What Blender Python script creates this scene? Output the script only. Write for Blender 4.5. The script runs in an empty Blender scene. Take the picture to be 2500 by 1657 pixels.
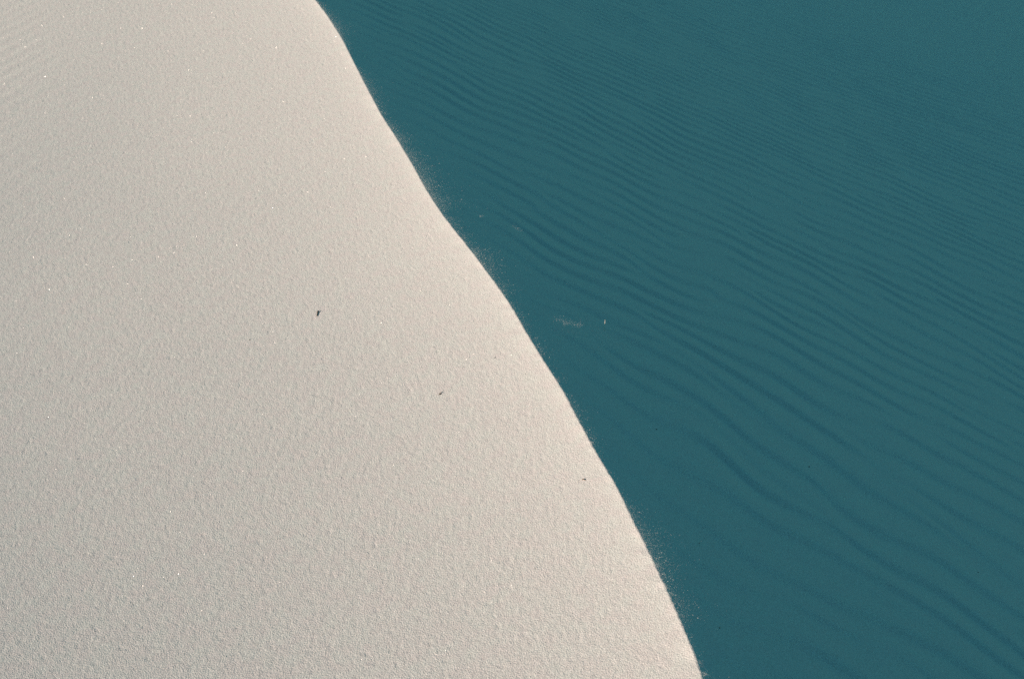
import bpy, math
import numpy as np
from mathutils import Vector, Matrix

R = math.radians
scene = bpy.context.scene
col = scene.collection

# ------------------------------------------------------------------ camera
CAM = (0.0, 0.0, 1.5)
cam_data = bpy.data.cameras.new("camera")
cam = bpy.data.objects.new("camera", cam_data)
col.objects.link(cam)
cam.location = CAM
cam.rotation_euler = (R(90 - 30.5), 0, 0)
cam_data.sensor_width = 36
cam_data.lens = 50
cam_data.clip_start = 0.05
cam_data.clip_end = 20000
cam_data.dof.use_dof = True
cam_data.dof.focus_distance = 2.5
cam_data.dof.aperture_fstop = 13
scene.camera = cam

# ------------------------------------------------------------------ light
SUN_ELEV = 13.0
SUN_DIR = Vector((-0.81, -0.586, 0)).normalized()        # towards the sun, in plan
sun_vec = Vector((SUN_DIR.x * math.cos(R(SUN_ELEV)), SUN_DIR.y * math.cos(R(SUN_ELEV)), math.sin(R(SUN_ELEV))))

world = bpy.data.worlds.new("World")
scene.world = world
world.use_nodes = True
wn, wl = world.node_tree.nodes, world.node_tree.links
wn.clear()
sky = wn.new("ShaderNodeTexSky")
sky.sky_type = 'NISHITA'
sky.sun_disc = False
sky.sun_elevation = R(SUN_ELEV)
sky.sun_rotation = math.atan2(SUN_DIR.x, SUN_DIR.y)
sky.altitude = 1200
sky.air_density = 1.0
sky.dust_density = 0.3
sky.ozone_density = 3.0
tint = wn.new("ShaderNodeMix")
tint.data_type = 'RGBA'; tint.blend_type = 'MULTIPLY'
tint.inputs[0].default_value = 1.0
tint.inputs[7].default_value = (0.42, 1.0, 0.71, 1)       # the film's cool, cyan rendering of the clear sky
wl.new(sky.outputs[0], tint.inputs[6])
bg = wn.new("ShaderNodeBackground")
bg.inputs[1].default_value = 0.091
wl.new(tint.outputs[2], bg.inputs[0])
wo = wn.new("ShaderNodeOutputWorld")
wl.new(bg.outputs[0], wo.inputs[0])

sun_data = bpy.data.lights.new("sun", 'SUN')
sun_data.energy = 5.0
sun_data.angle = R(0.53)
sun_data.color = (1.0, 0.780, 0.640)
sun = bpy.data.objects.new("sun", sun_data)
sun.rotation_euler = sun_vec.to_track_quat('Z', 'Y').to_euler()
col.objects.link(sun)

scene.view_settings.view_transform = 'Standard'
scene.view_settings.look = 'None'
scene.view_settings.exposure = 0.42
scene.view_settings.gamma = 1.0
scene.cycles.use_denoising = False
scene.cycles.sample_clamp_indirect = 1.5
scene.cycles.max_bounces = 6
scene.cycles.diffuse_bounces = 4

# ------------------------------------------------------------------ numeric helpers
rng = np.random.default_rng(7)


def pnoise(x, y, seed=0):
    """2-D gradient noise, about -0.7..0.7"""
    r = np.random.default_rng(seed)
    n = 512
    ang = r.random((n, n)) * 2 * np.pi
    gx, gy = np.cos(ang), np.sin(ang)
    xi, yi = np.floor(x).astype(np.int64), np.floor(y).astype(np.int64)
    fx, fy = x - xi, y - yi
    x0, x1, y0, y1 = xi % n, (xi + 1) % n, yi % n, (yi + 1) % n
    u = fx * fx * fx * (fx * (fx * 6 - 15) + 10)
    v = fy * fy * fy * (fy * (fy * 6 - 15) + 10)
    a = gx[x0, y0] * fx + gy[x0, y0] * fy
    b = gx[x1, y0] * (fx - 1) + gy[x1, y0] * fy
    c = gx[x0, y1] * fx + gy[x0, y1] * (fy - 1)
    d = gx[x1, y1] * (fx - 1) + gy[x1, y1] * (fy - 1)
    return (a + u * (b - a)) * (1 - v) + (c + u * (d - c)) * v


def sstep(a, b, x):
    t = np.clip((x - a) / (b - a), 0, 1)
    return t * t * (3 - 2 * t)


# ripple field: narrow-band noise, so that ripples wander, fork and end as wind ripples do
RN, RL = 1536, 12.0


def ripple_field(wavelength, band, spread, seed):
    r = np.random.default_rng(seed)
    spec = np.fft.fft2(r.normal(size=(RN, RN)))
    f = np.fft.fftfreq(RN, RL / RN)
    fp, fq = np.meshgrid(f, f, indexing='ij')
    rad = np.hypot(fp, fq)
    ang = np.arctan2(fp, fq)                                # 0 along +q
    k0 = 1 / wavelength
    w = np.exp(-((rad - k0) / (band * k0)) ** 2 / 2) * np.exp(-(ang / spread) ** 2 / 2) * (fq > 0)
    z = np.fft.ifft2(spec * w)
    return z / np.sqrt(np.mean(np.abs(z) ** 2))


def sample(field, p, q):
    """bicubic lookup in a periodic field"""
    h = RL / RN
    p, q = p / h, q / h
    pi, qi = np.floor(p).astype(np.int64), np.floor(q).astype(np.int64)
    fp, fq = p - pi, q - qi

    def wts(t):
        return (-0.5 * t + t * t - 0.5 * t ** 3, 1 - 2.5 * t * t + 1.5 * t ** 3,
                0.5 * t + 2 * t * t - 1.5 * t ** 3, -0.5 * t * t + 0.5 * t ** 3)
    wp, wq = wts(fp), wts(fq)
    out = 0
    for i in range(4):
        row = 0
        for j in range(4):
            row = row + wq[j] * field[(pi + i - 1) % RN, (qi + j - 1) % RN]
        out = out + wp[i] * row
    return out


def ripple_profile(z):
    a = np.abs(z)
    ph = np.angle(z)
    amp = 1.3 * a / (a + 0.22)
    r = 0.6                                                 # long windward side, short steep lee side
    return amp * np.arctan2(r * np.sin(ph), 1 - r * np.cos(ph))


RIGHT_FIELD = ripple_field(0.118, 0.22, 0.30, 11)
LEFT_FIELD = ripple_field(0.085, 0.15, 0.16, 23)
STREAK_FIELD = ripple_field(0.045, 0.45, 0.45, 31)

# ------------------------------------------------------------------ the dune's shape
CREST = np.array([(0.281, 1.5577), (0.2785, 1.5923), (0.2697, 1.6441), (0.2586, 1.6982), (0.2474, 1.7599),
    (0.2348, 1.8136), (0.2194, 1.8867), (0.2051, 1.9397), (0.194, 1.9948), (0.179, 2.0586), (0.159, 2.1184),
    (0.1388, 2.195), (0.1212, 2.2606), (0.0993, 2.3526), (0.0755, 2.4251), (0.0464, 2.5184), (0.0201, 2.6078),
    (-0.0028, 2.6924), (-0.0366, 2.7914), (-0.0722, 2.8896), (-0.1097, 2.9908), (-0.1489, 3.0882),
    (-0.175, 3.1608), (-0.2166, 3.2878), (-0.2655, 3.4626), (-0.3175, 3.6341), (-0.3723, 3.8031),
    (-0.4226, 3.9853), (-0.4855, 4.2172), (-0.551, 4.4636), (-0.6234, 4.6974), (-0.6878, 4.8815)])
_cy = np.concatenate([[-40, -10, -2, 0.4, 1.1], CREST[:, 1], [5.4, 6.4, 8, 12, 25, 90]])
_cx = np.concatenate([[3.5, 1.9, 0.72, 0.44, 0.345], CREST[:, 0], [-0.86, -1.2, -1.72, -3.0, -6.5, -22]])
_ty = np.arange(-40, 90, 0.004)
_tx = np.interp(_ty, _cy, _cx)
_k = np.exp(-np.linspace(-2.5, 2.5, 41) ** 2 / 2); _k /= _k.sum()
_tx = np.convolve(np.pad(_tx, 20, mode='edge'), _k, 'valid')


def crest_x(y):
    return np.interp(y, _ty, _tx)


# slope tables integrated away from the crest
_d = np.concatenate([np.linspace(0, 0.3, 301)[:-1], np.geomspace(0.3, 120, 900)])


def _integrate(knots, angles):
    s = np.tan(np.radians(np.interp(_d, knots, angles)))
    return np.concatenate([[0], np.cumsum((s[1:] + s[:-1]) / 2 * np.diff(_d))])


LEFT_NEAR = _integrate([0, .015, .05, .15, .35, .7, 1.1, 2.5, 8, 80, 120], [20, 17, 14.5, 12, 9.5, 6.8, 5.0, 4.5, 6, 5, 0])
LEFT_FAR = _integrate([0, .03, .10, .30, .70, 1.1, 1.6, 3, 8, 80, 120], [18, 13, 10.3, 8.6, 7.8, 7.5, 8, 7, 6, 5, 0])
RIGHT = _integrate([0, .01, .04, .3, .9, 2.0, 3.5, 6, 8, 22, 30, 120], [17.5, 17.5, 17.5, 18.5, 21, 18, 13, 11.5, 15, 15, 0, 0])


_gy = np.arange(-40, 90, 0.01)
_gq = np.cumsum(0.01 / np.interp(_gy, [1.4, 2.0, 3.0, 4.5, 7], [1.14, 1.10, 1.0, 0.88, 0.80]))


def dune_height(x, y, fine=True):
    x = np.asarray(x, float); y = np.asarray(y, float)
    u = x - crest_x(y)
    d = np.abs(u) * 0.955
    w = sstep(1.4, 5.2, y)
    left = np.interp(d, _d, LEFT_NEAR) * (1 - w) + np.interp(d, _d, LEFT_FAR) * w
    right = np.interp(d, _d, RIGHT)
    z = -np.where(u < 0, left, right)
    # the crest line itself rises and sinks a little far from the camera
    z = z + 0.35 * pnoise(y / 9.0 + 3.3, 0 * y + 0.5, 5) * sstep(6, 14, np.abs(y - 2))
    away = sstep(0.0, 0.9, d)
    z = z + 0.014 * away * pnoise(x / 1.2 + 3.1, y / 1.5 + 8.2, 1) + 0.25 * sstep(5, 25, d) * pnoise(x / 7, y / 7, 2)
    if not fine:
        return z
    lit = u < 0
    # --- ripples in the shade
    a = np.interp(y, [1.5, 2.2, 3.5, 6.0], [0.74, 0.64, 0.48, 0.42])
    lam = np.interp(y, [1.4, 2.0, 3.0, 4.5, 7], [1.14, 1.10, 1.0, 0.88, 0.80])     # ripples are wider near the foot of the picture
    gy_ = np.interp(y, _gy, _gq)
    q = gy_ + a * (x - 0.3) / lam + 0.11 * pnoise(x / 0.5, y / 0.8, 3) + 0.065 * pnoise(x / 0.17, y / 0.5, 4)
    rr = ripple_profile(sample(RIGHT_FIELD, x + 0.25 * y, q))
    fade = (0.25 * sstep(0.015, 0.07, d) + 0.75 * sstep(0.03, 0.30, d)) * (1 - 0.95 * sstep(3.6, 6.5, u + 0.28 * (y - 3.5) + 0.5 * pnoise(x / 1.1, y / 1.1, 9)))
    patch = np.clip(0.95 + 0.35 * pnoise(x / 0.9 + 7, y / 0.8, 6), 0.7, 1.2)
    hr = 0.0046 * rr * fade * patch
    # --- faint ripples on the sunlit side, strongest far left
    ql = 0.555 * y - 0.832 * (x + 1.0) + 0.04 * pnoise(x / 0.5 + 4, y / 0.6, 13)
    zl = sample(LEFT_FIELD, 0.832 * y + 0.555 * x, ql)
    rl = np.real(zl) / (np.abs(zl) + 0.4)
    pl = sstep(0.72, 1.25, d) * sstep(3.3, 4.7, y + 0.3 * pnoise(x / 0.8, y / 0.8, 17))
    hl = 0.0013 * rl * pl + 0.00012 * rl * sstep(0.1, 0.6, d)
    st = np.real(sample(STREAK_FIELD, 0.832 * y + 0.555 * x, ql * 1.3))
    al, ac = x * 0.77 + y * 0.64, -x * 0.64 + y * 0.77
    hl = hl + 0.00010 * st * sstep(0.02, 0.3, d) + 0.00020 * pnoise(al / 0.028, ac / 0.0085, 33) * sstep(0.01, 0.1, d)
    z = z + np.where(lit, hl, hr)
    # --- lumps of grains
    rough = np.where(lit, 1.0, 0.8) * sstep(-0.004, 0.05, d)
    z = z + rough * (0.00010 * pnoise(x / 0.017, y / 0.019, 41) + 0.00055 * pnoise(x / 0.0068 + 5, y / 0.0072, 42)
                 - 0.0032 * np.maximum(0, pnoise(x / 0.0085 + 9, y / 0.009, 43) - 0.30))
    # --- the crest crumbles by a grain or two
    z = z + 0.0016 * pnoise(y / 0.03, 0 * y + 0.5, 51) * (1 - sstep(0.0, 0.03, d)) + 0.0012 * pnoise(y / 0.011, 0 * y + 0.5, 52) * (1 - sstep(0.0, 0.012, d))
    return z


# ------------------------------------------------------------------ materials
def nodes_of(name):
    m = bpy.data.materials.new(name)
    m.use_nodes = True
    return m, m.node_tree.nodes, m.node_tree.links, m.node_tree.nodes["Principled BSDF"]


def sand_material():
    m, n, l, b = nodes_of("white_sand")
    tc = n.new("ShaderNodeTexCoord")
    # grain to grain differences in colour
    g1 = n.new("ShaderNodeTexNoise"); g1.inputs["Scale"].default_value = 420; g1.inputs["Detail"].default_value = 2
    g2 = n.new("ShaderNodeTexNoise"); g2.inputs["Scale"].default_value = 38; g2.inputs["Detail"].default_value = 3
    l.new(tc.outputs["Object"], g1.inputs["Vector"]); l.new(tc.outputs["Object"], g2.inputs["Vector"])
    r1 = n.new("ShaderNodeValToRGB")
    r1.color_ramp.elements[0].position = 0.28; r1.color_ramp.elements[0].color = (0.565, 0.553, 0.535, 1)
    r1.color_ramp.elements[1].position = 0.66; r1.color_ramp.elements[1].color = (0.755, 0.747, 0.735, 1)
    l.new(g1.outputs["Fac"], r1.inputs[0])
    r2 = n.new("ShaderNodeValToRGB")
    r2.color_ramp.elements[0].position = 0.35; r2.color_ramp.elements[0].color = (1.0, 0.965, 0.965, 1)
    r2.color_ramp.elements[1].position = 0.65; r2.color_ramp.elements[1].color = (0.985, 1.0, 0.985, 1)
    l.new(g2.outputs["Fac"], r2.inputs[0])
    mx = n.new("ShaderNodeMix"); mx.data_type = 'RGBA'; mx.blend_type = 'MULTIPLY'; mx.inputs[0].default_value = 1
    l.new(r1.outputs[0], mx.inputs[6]); l.new(r2.outputs[0], mx.inputs[7])
    l.new(mx.outputs[2], b.inputs["Base Color"])
    b.inputs["Roughness"].default_value = 0.65
    b.inputs["Specular IOR Level"].default_value = 0.5
    if "Diffuse Roughness" in b.inputs:
        b.inputs["Diffuse Roughness"].default_value = 0.4
    # single grains as fine relief
    n1 = n.new("ShaderNodeTexNoise"); n1.inputs["Scale"].default_value = 400; n1.inputs["Detail"].default_value = 2
    l.new(tc.outputs["Object"], n1.inputs["Vector"])
    bp = n.new("ShaderNodeBump"); bp.inputs["Strength"].default_value = 0.72; bp.inputs["Distance"].default_value = 0.0016
    l.new(n1.outputs["Fac"], bp.inputs["Height"])
    l.new(bp.outputs[0], b.inputs["Normal"])
    return m


def plain(name, rgb, rough=0.8, noise=300, dark=0.6):
    m, n, l, b = nodes_of(name)
    tc = n.new("ShaderNodeTexCoord")
    t = n.new("ShaderNodeTexNoise"); t.inputs["Scale"].default_value = noise
    l.new(tc.outputs["Object"], t.inputs["Vector"])
    r = n.new("ShaderNodeValToRGB")
    r.color_ramp.elements[0].position = 0.3; r.color_ramp.elements[0].color = tuple(c * dark for c in rgb) + (1,)
    r.color_ramp.elements[1].position = 0.7; r.color_ramp.elements[1].color = tuple(rgb) + (1,)
    l.new(t.outputs["Fac"], r.inputs[0]); l.new(r.outputs[0], b.inputs["Base Color"])
    b.inputs["Roughness"].default_value = rough
    return m


SAND = sand_material()
BARK = plain("dark_twig", (0.14, 0.105, 0.07))
CHAFF = plain("brown_chaff", (0.16, 0.10, 0.06))
STRAW = plain("dry_straw", (0.72, 0.70, 0.62))
SPECK = plain("dark_mineral", (0.05, 0.045, 0.04))
FLOOR = plain("low_bounce_floor", (0.20, 0.185, 0.16), noise=0.8, dark=0.7)  # unseen floor, made dark to keep warm bounce off the shaded slope
GRAIN = plain("white_grain", (0.66, 0.65, 0.63), dark=0.9)


def crystal_material():
    m, n, l, b = nodes_of("gypsum_crystal")
    b.inputs["Base Color"].default_value = (0.66, 0.65, 0.63, 1)
    b.inputs["Roughness"].default_value = 0.16
    b.inputs["Specular IOR Level"].default_value = 0.6
    t = n.new("ShaderNodeTexNoise"); t.inputs["Scale"].default_value = 900
    tc = n.new("ShaderNodeTexCoord"); l.new(tc.outputs["Object"], t.inputs["Vector"])
    mr = n.new("ShaderNodeMapRange"); mr.inputs[3].default_value = 0.16; mr.inputs[4].default_value = 0.30
    l.new(t.outputs["Fac"], mr.inputs[0]); l.new(mr.outputs[0], b.inputs["Roughness"])
    return m


CRYSTAL = crystal_material()


def mesh_np(name, verts, faces, mat, smooth=False):
    """verts (n,3), faces (m,k) with one k for all"""
    verts = np.ascontiguousarray(verts, np.float32); faces = np.ascontiguousarray(faces, np.int32)
    me = bpy.data.meshes.new(name)
    m, k = faces.shape
    me.vertices.add(len(verts)); me.vertices.foreach_set("co", verts.ravel())
    me.loops.add(m * k); me.loops.foreach_set("vertex_index", faces.ravel())
    me.polygons.add(m)
    me.polygons.foreach_set("loop_start", np.arange(0, m * k, k, dtype=np.int32))
    me.polygons.foreach_set("loop_total", np.full(m, k, np.int32))
    me.polygons.foreach_set("use_smooth", np.full(m, smooth))
    me.materials.append(mat)
    me.update(calc_edges=True)
    return me


def link(name, me, parent=None, **props):
    o = bpy.data.objects.new(name, me)
    col.objects.link(o)
    o.parent = parent
    for k, v in props.items():
        o[k] = v
    return o


# ------------------------------------------------------------------ the dune: one sheet, finest where the photograph looks
def spaced(breaks):
    """1-D grid from (start, end, step_start, step_end) runs"""
    out = []
    for a, b, s0, s1 in breaks:
        if abs(s0 - s1) < 1e-9:
            n = max(1, round((b - a) / s0)); t = np.linspace(a, b, n + 1)
        else:
            r = math.log(s1 / s0); n = max(1, round((b - a) * r / (s1 - s0)))
            g = (np.exp(r * np.linspace(0, 1, n + 1)) - 1) / (math.exp(r) - 1); t = a + (b - a) * g
        out.append(t[:-1])
    out.append([breaks[-1][1]])
    return np.concatenate(out)


us = np.concatenate([
    -spaced([(0, 0.06, .0022, .0030), (0.06, 1.45, .0030, .0034), (1.45, 3, .0034, .10), (3, 90, .10, 5)])[::-1],
    spaced([(0, 0.06, .0024, .005), (0.06, 4.0, .0052, .015), (4.0, 9, .015, .07), (9, 60, .05, 3)])[1:]])
vs = np.concatenate([
    spaced([(0, 1.3, .005, .10), (1.3, 45, .10, 3)])[::-1] * -1 + 1.47,
    spaced([(1.47, 5.2, .0031, .011), (5.2, 9.5, .012, .027), (9.5, 14, .027, .12), (14, 90, .12, 5)])[1:]])
vs = vs[vs > -39.5]
NU, NV = len(us), len(vs)
Y = np.repeat(vs, NU)
X = crest_x(Y) + np.tile(us, NV)
Z = np.empty_like(X)
CH = 200000
for i in range(0, len(X), CH):
    Z[i:i + CH] = dune_height(X[i:i + CH], Y[i:i + CH])
i0 = (np.arange(NV - 1)[:, None] * NU + np.arange(NU - 1)[None, :]).ravel()
quads = np.stack([i0, i0 + 1, i0 + NU + 1, i0 + NU], 1)
dune = link("sand_dune", mesh_np("sand_dune", np.stack([X, Y, Z], 1), quads, SAND, True), kind="structure",
            label="white sand dune, sunlit on one side of its crest and blue shaded on the other", category="dune")
print("dune tris", 2 * (NU - 1) * (NV - 1), NU, NV)

# flat desert floor that the dune stands on, out to the horizon
g = np.linspace(-1, 1, 81); gs = np.sign(g) * np.abs(g) ** 3 * 6000
GX, GY = np.meshgrid(gs, gs, indexing='ij')
GZ = -5.8 + 1.5 * pnoise(GX / 300, GY / 300, 61) * sstep(100, 800, np.hypot(GX, GY))
i0 = (np.arange(80)[:, None] * 81 + np.arange(80)[None, :]).ravel()
link("desert_floor", mesh_np("desert_floor", np.stack([GX.ravel(), GY.ravel(), GZ.ravel()], 1),
     np.stack([i0, i0 + 81, i0 + 82, i0 + 1], 1), FLOOR, True), kind="structure", label="flat unseen floor reaching out around the dune, darkened to cut bounced light", category="ground")

# ------------------------------------------------------------------ grains
OCTA_V = np.array([(1, 0, 0), (-1, 0, 0), (0, 1, 0), (0, -1, 0), (0, 0, 1), (0, 0, -1)], float)
OCTA_F = np.array([(0, 2, 4), (2, 1, 4), (1, 3, 4), (3, 0, 4), (2, 0, 5), (1, 2, 5), (3, 1, 5), (0, 3, 5)])


def random_rot(n):
    q = rng.normal(size=(n, 4)); q /= np.linalg.norm(q, axis=1)[:, None]
    w, x, y, z = q.T
    return np.stack([np.stack([1 - 2 * (y * y + z * z), 2 * (x * y - z * w), 2 * (x * z + y * w)], 1),
                     np.stack([2 * (x * y + z * w), 1 - 2 * (x * x + z * z), 2 * (y * z - x * w)], 1),
                     np.stack([2 * (x * z - y * w), 2 * (y * z + x * w), 1 - 2 * (x * x + y * y)], 1)], 1)


TET_V = np.array([(1, 1, 1), (1, -1, -1), (-1, 1, -1), (-1, -1, 1)], float)
TET_F = np.array([(0, 1, 2), (0, 3, 1), (0, 2, 3), (1, 3, 2)])


def grains_mesh(name, pos, size, mat, stretch=None):
    n = len(pos)
    OCT_V, OCT_F = (OCTA_V, OCTA_F) if n < 5000 else (TET_V, TET_F)
    shape = size[:, None] * rng.uniform(0.6, 1.25, (n, 3))
    v = OCT_V[None] * shape[:, None, :]
    v = np.einsum('nij,nkj->nki', random_rot(n), v)
    if stretch is not None:                                  # flatten a little along the flight path
        v = v + (v @ stretch)[:, :, None] * stretch[None, None, :] * 1.2
    v = v + pos[:, None, :]
    f = OCT_F[None] + (np.arange(n) * len(OCT_V))[:, None, None]
    return mesh_np(name, v.reshape(-1, 3), f.reshape(-1, 3), mat)


# crystals lying loose on the sunlit slope: whichever faces happen to mirror the sun glint
n = 100000
gy = 1.3 + (rng.random(n) ** 0.85) * 4.6
gu = -(rng.random(n) ** 0.9) * (0.55 + 0.30 * gy)
gx = crest_x(gy) + gu
size = rng.uniform(0.00022, 0.00060, n) * (0.55 + 0.17 * gy)
pos = np.stack([gx, gy, dune_height(gx, gy) + size * 0.3], 1)
link("crystal_grains", grains_mesh("crystal_grains", pos, size, CRYSTAL), kind="stuff",
     label="glinting crystal grains scattered over the sunlit sand", category="sand grains")

# sand blown off the crest, in gusts
WIND = np.array([0.93, 0.30, -0.20]); WIND /= np.linalg.norm(WIND)
n = 80000
py_ = 1.35 + rng.random(n) * 3.8
gust = np.clip(0.34 + 0.8 * pnoise(py_ / 0.22, 0 * py_ + 0.3, 71) + 0.45 * pnoise(py_ / 0.06, 0 * py_ + 0.3, 72), 0.0, 1)
gust *= 0.5 + 0.7 * np.exp(-((py_ - 3.1) / 0.4) ** 2) + 0.20 * np.exp(-((py_ - 1.85) / 0.2) ** 2)
keep = rng.random(n) < np.clip(gust * 1.3, 0.03, 1)
py_, gust = py_[keep], gust[keep]
n = len(py_)
reach = rng.exponential(1.0, n) * (0.006 + 0.034 * gust)
px_ = crest_x(py_)
lift = np.abs(rng.normal(size=n)) * (0.0025 + 0.012 * gust * np.minimum(reach / 0.03, 1)) + 0.0005
pos = np.stack([px_ + WIND[0] * reach, py_ + WIND[1] * reach, -reach * 0.30 + lift], 1)
size = rng.choice([0.00010, 0.00015, 0.00022, 0.00045], n, p=[.5, .35, .135, .015])
link("blown_sand", grains_mesh("blown_sand", pos, size, GRAIN, WIND), kind="stuff",
     label="loose grains of sand blowing off the dune crest", category="blown sand")


# ------------------------------------------------------------------ small things on the sand
def tube(path, radii, sides=7):
    path = [Vector(p) for p in path]
    V, F = [], []
    for i, p in enumerate(path):
        t = (path[min(i + 1, len(path) - 1)] - path[max(i - 1, 0)]).normalized()
        a = t.orthogonal().normalized(); b = t.cross(a)
        for k in range(sides):
            w = 2 * math.pi * k / sides
            rr = radii[i] * (1 + 0.18 * math.sin(3 * k + 2.1 * i))
            V.append(p + (a * math.cos(w) + b * math.sin(w)) * rr)
    m = len(path)
    for i in range(m - 1):
        for k in range(sides):
            F.append((i * sides + k, i * sides + (k + 1) % sides, (i + 1) * sides + (k + 1) % sides, (i + 1) * sides + k))
    F.append(tuple(range(sides))[::-1]); F.append(tuple((m - 1) * sides + k for k in range(sides)))
    return V, F


def tube_obj(name, path, radii, mat, parent=None, **props):
    V, F = tube(path, radii)
    me = bpy.data.meshes.new(name)
    me.from_pydata([tuple(v) for v in V], [], F); me.materials.append(mat)
    for p in me.polygons: p.use_smooth = len(p.vertices) == 4
    return link(name, me, parent, **props)


def ground_at(x, y):
    return float(dune_height(np.array([x]), np.array([y]))[0])


def on(x, y, lift=0.0):
    return (x, y, ground_at(x, y) + lift)


# forked twig lying on the sunlit slope
twig = bpy.data.objects.new("twig", None); col.objects.link(twig)
twig.location = on(-0.4388, 2.7882)
twig["label"] = "short dark forked twig lying on the sunlit sand"; twig["category"] = "twig"
B = Vector(twig.location)
rel = lambda x, y, lift: Vector(on(x, y, lift)) - B
tube_obj("stem", [rel(-0.4388, 2.7800, .0010), rel(-0.4388, 2.7882, .0014), rel(-0.4391, 2.7952, .0014), rel(-0.4397, 2.8022, .0010)],
         [.0008, .0009, .0009, .0005], BARK, twig)
tube_obj("branch", [rel(-0.4390, 2.7927, .0014), rel(-0.4372, 2.7940, .0018), rel(-0.4362, 2.8010, .0020)], [.0008, .0007, .0004], CHAFF, twig)

# crumb of dark plant matter nearer the camera
def clod(name, loc, r, mat, seed, parent=None, **props):
    import bmesh
    bm = bmesh.new(); bmesh.ops.create_icosphere(bm, subdivisions=2, radius=1)
    rr = np.random.default_rng(seed); ph = rr.random((4, 3)) * 6
    for v in bm.verts:
        f = 1 + 0.22 * math.sin(3 * v.co.x + ph[0, 0]) * math.sin(3.4 * v.co.y + ph[0, 1]) + 0.16 * math.sin(6 * v.co.z + ph[1, 0] + 4 * v.co.x)
        v.co = Vector((v.co.x * r[0] * f, v.co.y * r[1] * f, v.co.z * r[2] * f))
    me = bpy.data.meshes.new(name); bm.to_mesh(me); bm.free(); me.materials.append(mat)
    o = link(name, me, parent, **props); o.location = loc
    return o


seed = bpy.data.objects.new("seed_husk", None); col.objects.link(seed)
seed.location = on(-0.1456, 2.4134)
seed["label"] = "small dark brown seed husk with a stub of stalk on the sunlit sand"; seed["category"] = "seed husk"
clod("husk", (0, 0, .0009), (.0016, .0028, .0013), BARK, 3, seed)
B = Vector(seed.location)
tube_obj("stub", [rel(-0.1445, 2.4142, .0012), rel(-0.1430, 2.4170, .0016), rel(-0.1424, 2.4205, .0012)], [.0007, .0005, .0003], CHAFF, seed)

# curled flake of chaff near the crest
B = Vector(on(0.1288, 2.0722))
ch = tube_obj("chaff_flake", [rel(.1255, 2.0730, .0008), rel(.1272, 2.0726, .0012), rel(.1288, 2.0722, .0012), rel(.1305, 2.0708, .0009), rel(.1325, 2.0700, .0006)],
              [.0005, .0009, .0009, .0006, .0003], CHAFF, label="thin curled flake of brown chaff beside the dune crest", category="chaff")
ch.location = B

# dry stalk standing in the shade, its tip in the sun
B = Vector(on(0.2019, 2.6971))
st = tube_obj("dry_stalk", [(0, 0, -.004), (.0004, .0006, .006), (.0012, .001, .013), (.0014, .0012, .019), (.0012, .0014, .0255)],
              [.0007, .0007, .0006, .0007, .0005], STRAW, label="thin pale dry stalk standing up out of the shaded sand", category="stalk")
st.location = B

# dark specks
SHADE, LIT = "dark specks on the shaded sand", "dark specks on the sunlit sand"
for i, (x, y, r, label, group) in enumerate([
        (.2807, 2.2919, .0011, "tiny dark speck on shaded sand, level with the middle of the crest", SHADE),
        (.5887, 2.3009, .0012, "tiny dark speck on shaded sand between two ripples, farther right than most", SHADE),
        (.3254, 1.6912, .0009, "tiny dark speck on shaded sand, lowest of all in the picture", SHADE),
        (.3202, 1.9174, .0008, "tiny dark speck on smooth shaded sand, second lowest along the crest", SHADE),
        (.0181, 3.9598, .0013, "tiny dark speck on shaded sand, uppermost of all in the picture", SHADE),
        (.8685, 2.0635, .0010, "tiny dark speck on shaded sand nearest the right edge", SHADE),
        (-.0348, 2.5098, .0010, "tiny dark speck on sunlit sand between the seed husk and the crest", LIT),
        (-.5813, 2.7144, .0010, "tiny dark speck on sunlit sand left of the forked twig", LIT)]):
    clod("dark_speck", on(x, y, r * 0.4), (r, r * 1.25, r * 0.8), SPECK, 20 + i, label=label, category="speck", group=group)

# wisps of airborne grains drifting past the crest
def wisp(name, path, count, spread, label):
    path = np.array(path); t = rng.random(count) * (len(path) - 1)
    k = np.minimum(t.astype(int), len(path) - 2); f = (t - k)[:, None]
    p = path[k] * (1 - f) + path[k + 1] * f + rng.normal(size=(count, 3)) * spread
    size = rng.choice([.00012, .00018, .00028, .0005], count, p=[.45, .35, .17, .03])
    link(name, grains_mesh(name, p, size, GRAIN, WIND), kind="stuff", label=label, category="blown sand")


wisp("sand_wisp", [(0.0895, 2.6372, -0.0047), (0.1041, 2.6501, -0.0104), (0.1089, 2.6384, -0.0106), (0.1147, 2.6352, -0.0121), (0.1147, 2.6352, -0.0121),
     (0.1241, 2.6467, -0.0162), (0.1328, 2.641, -0.018), (0.1427, 2.6439, -0.021), (0.1427, 2.6439, -0.021), (0.1522, 2.6556, -0.0247)],
     480, .0038, "longest wisp of airborne sand, beside the dry stalk in the shade")
wisp("sand_wisp", [(0.0036, 3.1537, -0.0342), (0.0104, 3.1457, -0.036), (0.0172, 3.1382, -0.037), (0.0257, 3.1364, -0.0399)],
     110, .0026, "faint slanting wisp of airborne sand farthest from the crest")
wisp("sand_wisp", [(-0.0796, 3.1568, -0.0093), (-0.0754, 3.1624, -0.0115), (-0.0696, 3.1681, -0.0138)],
     80, .0015, "tiny bright puff of airborne sand close to the crest")
